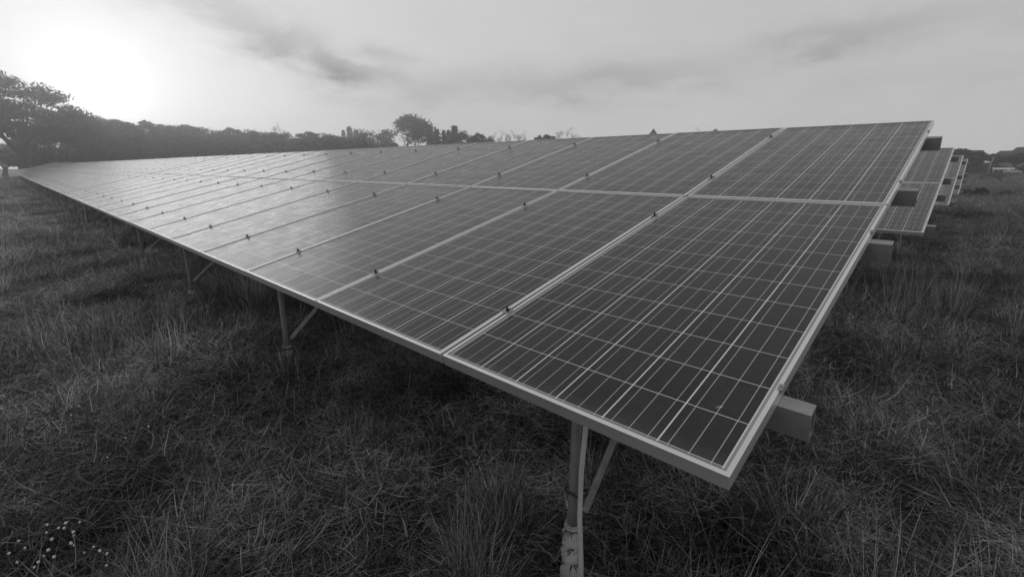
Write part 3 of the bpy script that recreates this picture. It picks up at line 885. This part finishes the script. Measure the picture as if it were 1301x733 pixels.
def car(loc, rz):
    t = empty('parked_car', loc, rz); tag(t, 'white car parked beside the long low shed', 'car')
    prof = [(-2.1, .35), (-2.15, .75), (-2.0, .95), (-1.55, 1.02), (-1.0, 1.42), (.5, 1.46), (1.15, 1.0), (1.95, .86), (2.15, .62), (2.1, .35)]
    mb = MB(); n = len(prof)
    wd = [.78, .84, .86, .86, .66, .66, .84, .84, .8, .78]
    vs = [(x, -w, z) for (x, z), w in zip(prof, wd)] + [(x, w, z) for (x, z), w in zip(prof, wd)]
    fs = [(i, (i+1) % n, n + (i+1) % n, n + i) for i in range(n)] + [tuple(range(n-1, -1, -1)), tuple(range(n, 2*n))]
    mb.add(vs, fs); b = mb.build('body', M['white'], t)
    for s in (-1, 1):
        mb = MB(); mb.add([(-1.35, s*.80, 1.06), (.98, s*.86, 1.04), (.42, s*.72, 1.38), (-.95, s*.70, 1.36)], [(0, 1, 2, 3)]); mb.build('side_window', M['dark'], t)
        for x in (-1.3, 1.35):
            mb = MB(); mb.tube([(x, s*.68, .32), (x, s*.88, .32)], .32, 18); wh = mb.build('wheel', M['rubber'], t)
            mb = MB(); mb.tube([(x, s*.86, .32), (x, s*.89, .32)], .19, 12); mb.build('rim', M['galv'], wh)
        mb = MB(); mb.box((2.06, s*.6 - .16, .62), (2.16, s*.6 + .16, .76)); mb.build('headlight', M['galv'], t)
    mb = MB(); mb.add([(.56, -.62, 1.44), (.56, .62, 1.44), (1.14, .76, 1.06), (1.14, -.76, 1.06)], [(3, 2, 1, 0)]); w = mb.build('windscreen', M['dark'], t); w.location = (.03, 0, .03)
car(at(1288, 157, 0), R(5))

# leaning pole
p = at(1256, 150, 0)
t = empty('utility_pole', p); tag(t, 'thin pale pole leaning slightly right in front of the far trees', 'pole')
mb = MB(); mb.tube([(0, 0, -.3), (.2, .05, 2.6), (.62, .1, 5.3)], [.16, .14, .10], 10); mb.build('shaft', M['post'], t, True)
mb = MB(); mb.box((-.05, .06, 4.9), (1.2, .14, 5.0)); mb.build('crossarm', M['post'], t)

# dusty path far left
mb = MB(); a = at(-200, 66, .012); b = at(26, 66, .012); c = at(26, 70.5, .012); d = at(-200, 70.5, .012)
a = Vector((-90, -60, .02)); b = Vector((-90, 60, .02))
mb.add([(-93.5, -80, .03), (-90.5, -80, .03), (-90.5, 80, .03), (-93.5, 80, .03)], [(0, 1, 2, 3)])
tag(mb.build('path', M['path']), kind='structure')

# ------------------------------------------------------------------ small wild flowers, lower left
def flower_meshes():
    mb = MB(); mb.tube([(0, 0, 0), (.008, .003, .12), (.004, -.004, .24)], [.0016, .0013, .001], 5, cap=False); st = mb.mesh('stem', M['stem'], True)
    mb = MB(); c = Vector((.004, -.004, .246))
    for k in range(34):
        z = 1 - 2 * (k + .5) / 34; a = k * 2.4; r = math.sqrt(1 - z*z)
        d = Vector((r*math.cos(a), r*math.sin(a), z))
        u = d.cross(Vector((.3, .2, .9))).normalized(); w = d.cross(u)
        mb.add([c + d*.002 - u*.0013, c + d*.002 + u*.0013, c + d*.0052 + u*.002, c + d*.0063, c + d*.0052 - u*.002], [(0, 1, 2, 3, 4)])
    mb.tube([c + Vector((0, 0, -.005)), c + Vector((0, 0, .0)), c + Vector((0, 0, .005))], [.002, .0038, .002], 8)
    return st, mb.mesh('flower_head', M['petal'])
FST, FHD = flower_meshes()
def ground_px(px, py, z=0.0):
    d = Rw @ Vector(((px - 650.5) / F, (py - 366.5) / F, 1)); k = (z - CAM.z) / d.z
    return CAM + d * k
fl = [(24, 682), (30, 692), (52, 700), (60, 673), (65, 707), (70, 690), (76, 672), (82, 678), (90, 686), (92, 700), (97, 683), (88, 671), (93, 675), (100, 665), (104, 697), (118, 691), (130, 703),
      (136, 713), (12, 705), (20, 716), (42, 722), (50, 716), (72, 710), (58, 668), (135, 664 + 40), (80, 517), (91, 519), (102, 519), (92, 527), (160, 556), (66, 532), (135, 581), (190, 548)]
fls = []
for i, (px, py) in enumerate(fl):
    g_ = ground_px(px, py, .20)
    near = py > 620
    t = empty('wild_flower', (g_.x, g_.y, .0), i * 1.1)
    s = random.uniform(.7, .95); t.scale = (s, s, s)
    tag(t, 'tiny pale globe flower in the loose patch at the lower left corner' if near else 'tiny pale globe flower scattered in the grass above the lower left patch', 'flower',
        'globe flowers in the lower left patch' if near else 'globe flowers scattered above the patch')
    put('stem', FST, t); put('flower_head', FHD, t)

# ------------------------------------------------------------------ light and sky
SUN = Vector((-0.98727595, 0.12029381, 0.1039981)).normalized()
sd = bpy.data.lights.new('sun', 'SUN'); so = bpy.data.objects.new('sun', sd); COL.objects.link(so)
sd.energy = .42; sd.angle = R(34); sd.color = (1, 1, 1)
so.rotation_euler = (-SUN).to_track_quat('-Z', 'Y').to_euler()
so.location = (-20, 2, 12)

w = bpy.data.worlds.new('World'); scn.world = w; w.use_nodes = True
nt = w.node_tree; bg = nt.nodes['Background']
tc = N(nt, 'ShaderNodeTexCoord')
sky = N(nt, 'ShaderNodeTexSky'); sky.sky_type = 'NISHITA'; sky.sun_disc = False
sky.sun_elevation = math.asin(SUN.z); sky.sun_rotation = math.atan2(SUN.x, SUN.y)
sky.air_density = 1.0; sky.dust_density = 2.0; sky.ozone_density = 1.0
bw = N(nt, 'ShaderNodeRGBToBW'); nt.links.new(sky.outputs[0], bw.inputs[0])
dot = N(nt, 'ShaderNodeVectorMath', operation='DOT_PRODUCT'); nt.links.new(tc.outputs['Generated'], dot.inputs[0]); dot.inputs[1].default_value = SUN
th = math_(nt, 'ARCCOSINE', math_(nt, 'MINIMUM', math_(nt, 'MAXIMUM', dot.outputs['Value'], -1.0), 1.0))
g1 = math_(nt, 'MULTIPLY', math_(nt, 'EXPONENT', math_(nt, 'MULTIPLY', th, -1/.62)), .54)
g2 = math_(nt, 'MULTIPLY', math_(nt, 'EXPONENT', math_(nt, 'MULTIPLY', th, -1/.055)), .95)
sepd = N(nt, 'ShaderNodeSeparateXYZ'); nt.links.new(tc.outputs['Generated'], sepd.inputs[0])
el = math_(nt, 'ARCSINE', sepd.outputs[2])
az = math_(nt, 'ARCTAN2', sepd.outputs[1], sepd.outputs[0])
# cloud banks at their bearings, torn by noise
mp = N(nt, 'ShaderNodeMapping'); mp.inputs['Scale'].default_value = (1.0, 1.0, 2.6)
nt.links.new(tc.outputs['Generated'], mp.inputs[0])
cn = noise(nt, mp.outputs[0], 4.5, 8, .58, .5)
cn2 = noise(nt, mp.outputs[0], 1.6, 4, .5, .2)
cn3 = noise(nt, mp.outputs[0], 9.0, 6, .6, .3)
azw = math_(nt, 'ADD', az, math_(nt, 'MULTIPLY', math_(nt, 'SUBTRACT', cn, .5), .35))
elw = math_(nt, 'ADD', el, math_(nt, 'MULTIPLY', math_(nt, 'SUBTRACT', cn3, .5), .10))
BANKS = [(157, 12.0, 9, 2.9, .42, -.35), (149, 9.6, 5, 1.5, .32, -.2), (133, 9.0, 15, 2.0, .22, 0), (119, 9.6, 9, 1.7, .20, 0), (101, 11.8, 10, 1.6, .27, 0),
         (93, 8.0, 12, 1.2, .08, 0), (168, 15, 9, 1.6, .12, 0), (60, 14, 20, 3, .2, 0), (20, 20, 25, 5, .2, 0), (-60, 18, 30, 6, .2, 0), (130, 34, 30, 7, .15, 0), (150, 24, 18, 2.5, .10, 0)]
dk = None
for (a_, e_, wa, we, amt, tilt_) in BANKS:
    da = math_(nt, 'SUBTRACT', azw, R(a_)); de = math_(nt, 'SUBTRACT', elw, R(e_))
    de = math_(nt, 'ADD', de, math_(nt, 'MULTIPLY', da, tilt_))
    q = math_(nt, 'ADD', math_(nt, 'POWER', math_(nt, 'ABSOLUTE', math_(nt, 'DIVIDE', da, R(wa))), 2.0), math_(nt, 'POWER', math_(nt, 'ABSOLUTE', math_(nt, 'DIVIDE', de, R(we))), 2.0))
    gq = math_(nt, 'MULTIPLY', math_(nt, 'EXPONENT', math_(nt, 'MULTIPLY', q, -1.0)), amt)
    dk = gq if dk is None else math_(nt, 'ADD', dk, gq)
dk = math_(nt, 'MULTIPLY', dk, mapr(nt, cn3, .3, .7, .85, 1.6))
tot = math_(nt, 'ADD', g1, .50)
tot = math_(nt, 'ADD', tot, math_(nt, 'MULTIPLY', bw.outputs[0], .010))
tot = math_(nt, 'MULTIPLY', tot, math_(nt, 'SUBTRACT', 1.0, dk))
tot = math_(nt, 'MULTIPLY', tot, mapr(nt, cn2, .3, .7, .94, 1.06))
tot = math_(nt, 'MULTIPLY', tot, mapr(nt, cn, .3, .7, .95, 1.05))
# thin cloud evens out the brightest part
tot = math_(nt, 'MULTIPLY', math_(nt, 'SUBTRACT', 1.0, math_(nt, 'EXPONENT', math_(nt, 'MULTIPLY', tot, -1/.80))), 1.08)
tot = math_(nt, 'ADD', tot, g2)
# duller towards the zenith
tot = math_(nt, 'MULTIPLY', tot, mapr(nt, el, R(10), R(60), 1.0, .60, True))
togrey(nt, tot, bg.inputs['Color']); bg.inputs['Strength'].default_value = 1.0

# morning haze lying over the field: a real body of thin mist
mb = MB(); mb.box((-190, -120, -1), (6, 62, 17))
vm = bpy.data.materials.new('thin_haze'); vm.use_nodes = True; vn = vm.node_tree
for n_ in list(vn.nodes):
    if n_.type != 'OUTPUT_MATERIAL': vn.nodes.remove(n_)
vs_ = vn.nodes.new('ShaderNodeVolumeScatter'); vs_.inputs['Color'].default_value = grey(.95); vs_.inputs['Density'].default_value = HAZE; vs_.inputs['Anisotropy'].default_value = .82
vn.links.new(vs_.outputs[0], vn.nodes['Material Output'].inputs['Volume'])
hz = mb.build('haze', vm); tag(hz, kind='structure')

# ------------------------------------------------------------------ render settings
scn.cycles.volume_bounces = 0
scn.view_settings.view_transform = 'Standard'; scn.view_settings.look = 'None'
scn.view_settings.exposure = 0; scn.view_settings.gamma = 1
scn.render.engine = 'CYCLES'
scn.cycles.use_denoising = True
scn.cycles.max_bounces = 6; scn.cycles.diffuse_bounces = 3; scn.cycles.glossy_bounces = 3
scn.cycles.transparent_max_bounces = 8
scn.cycles.sample_clamp_indirect = 6
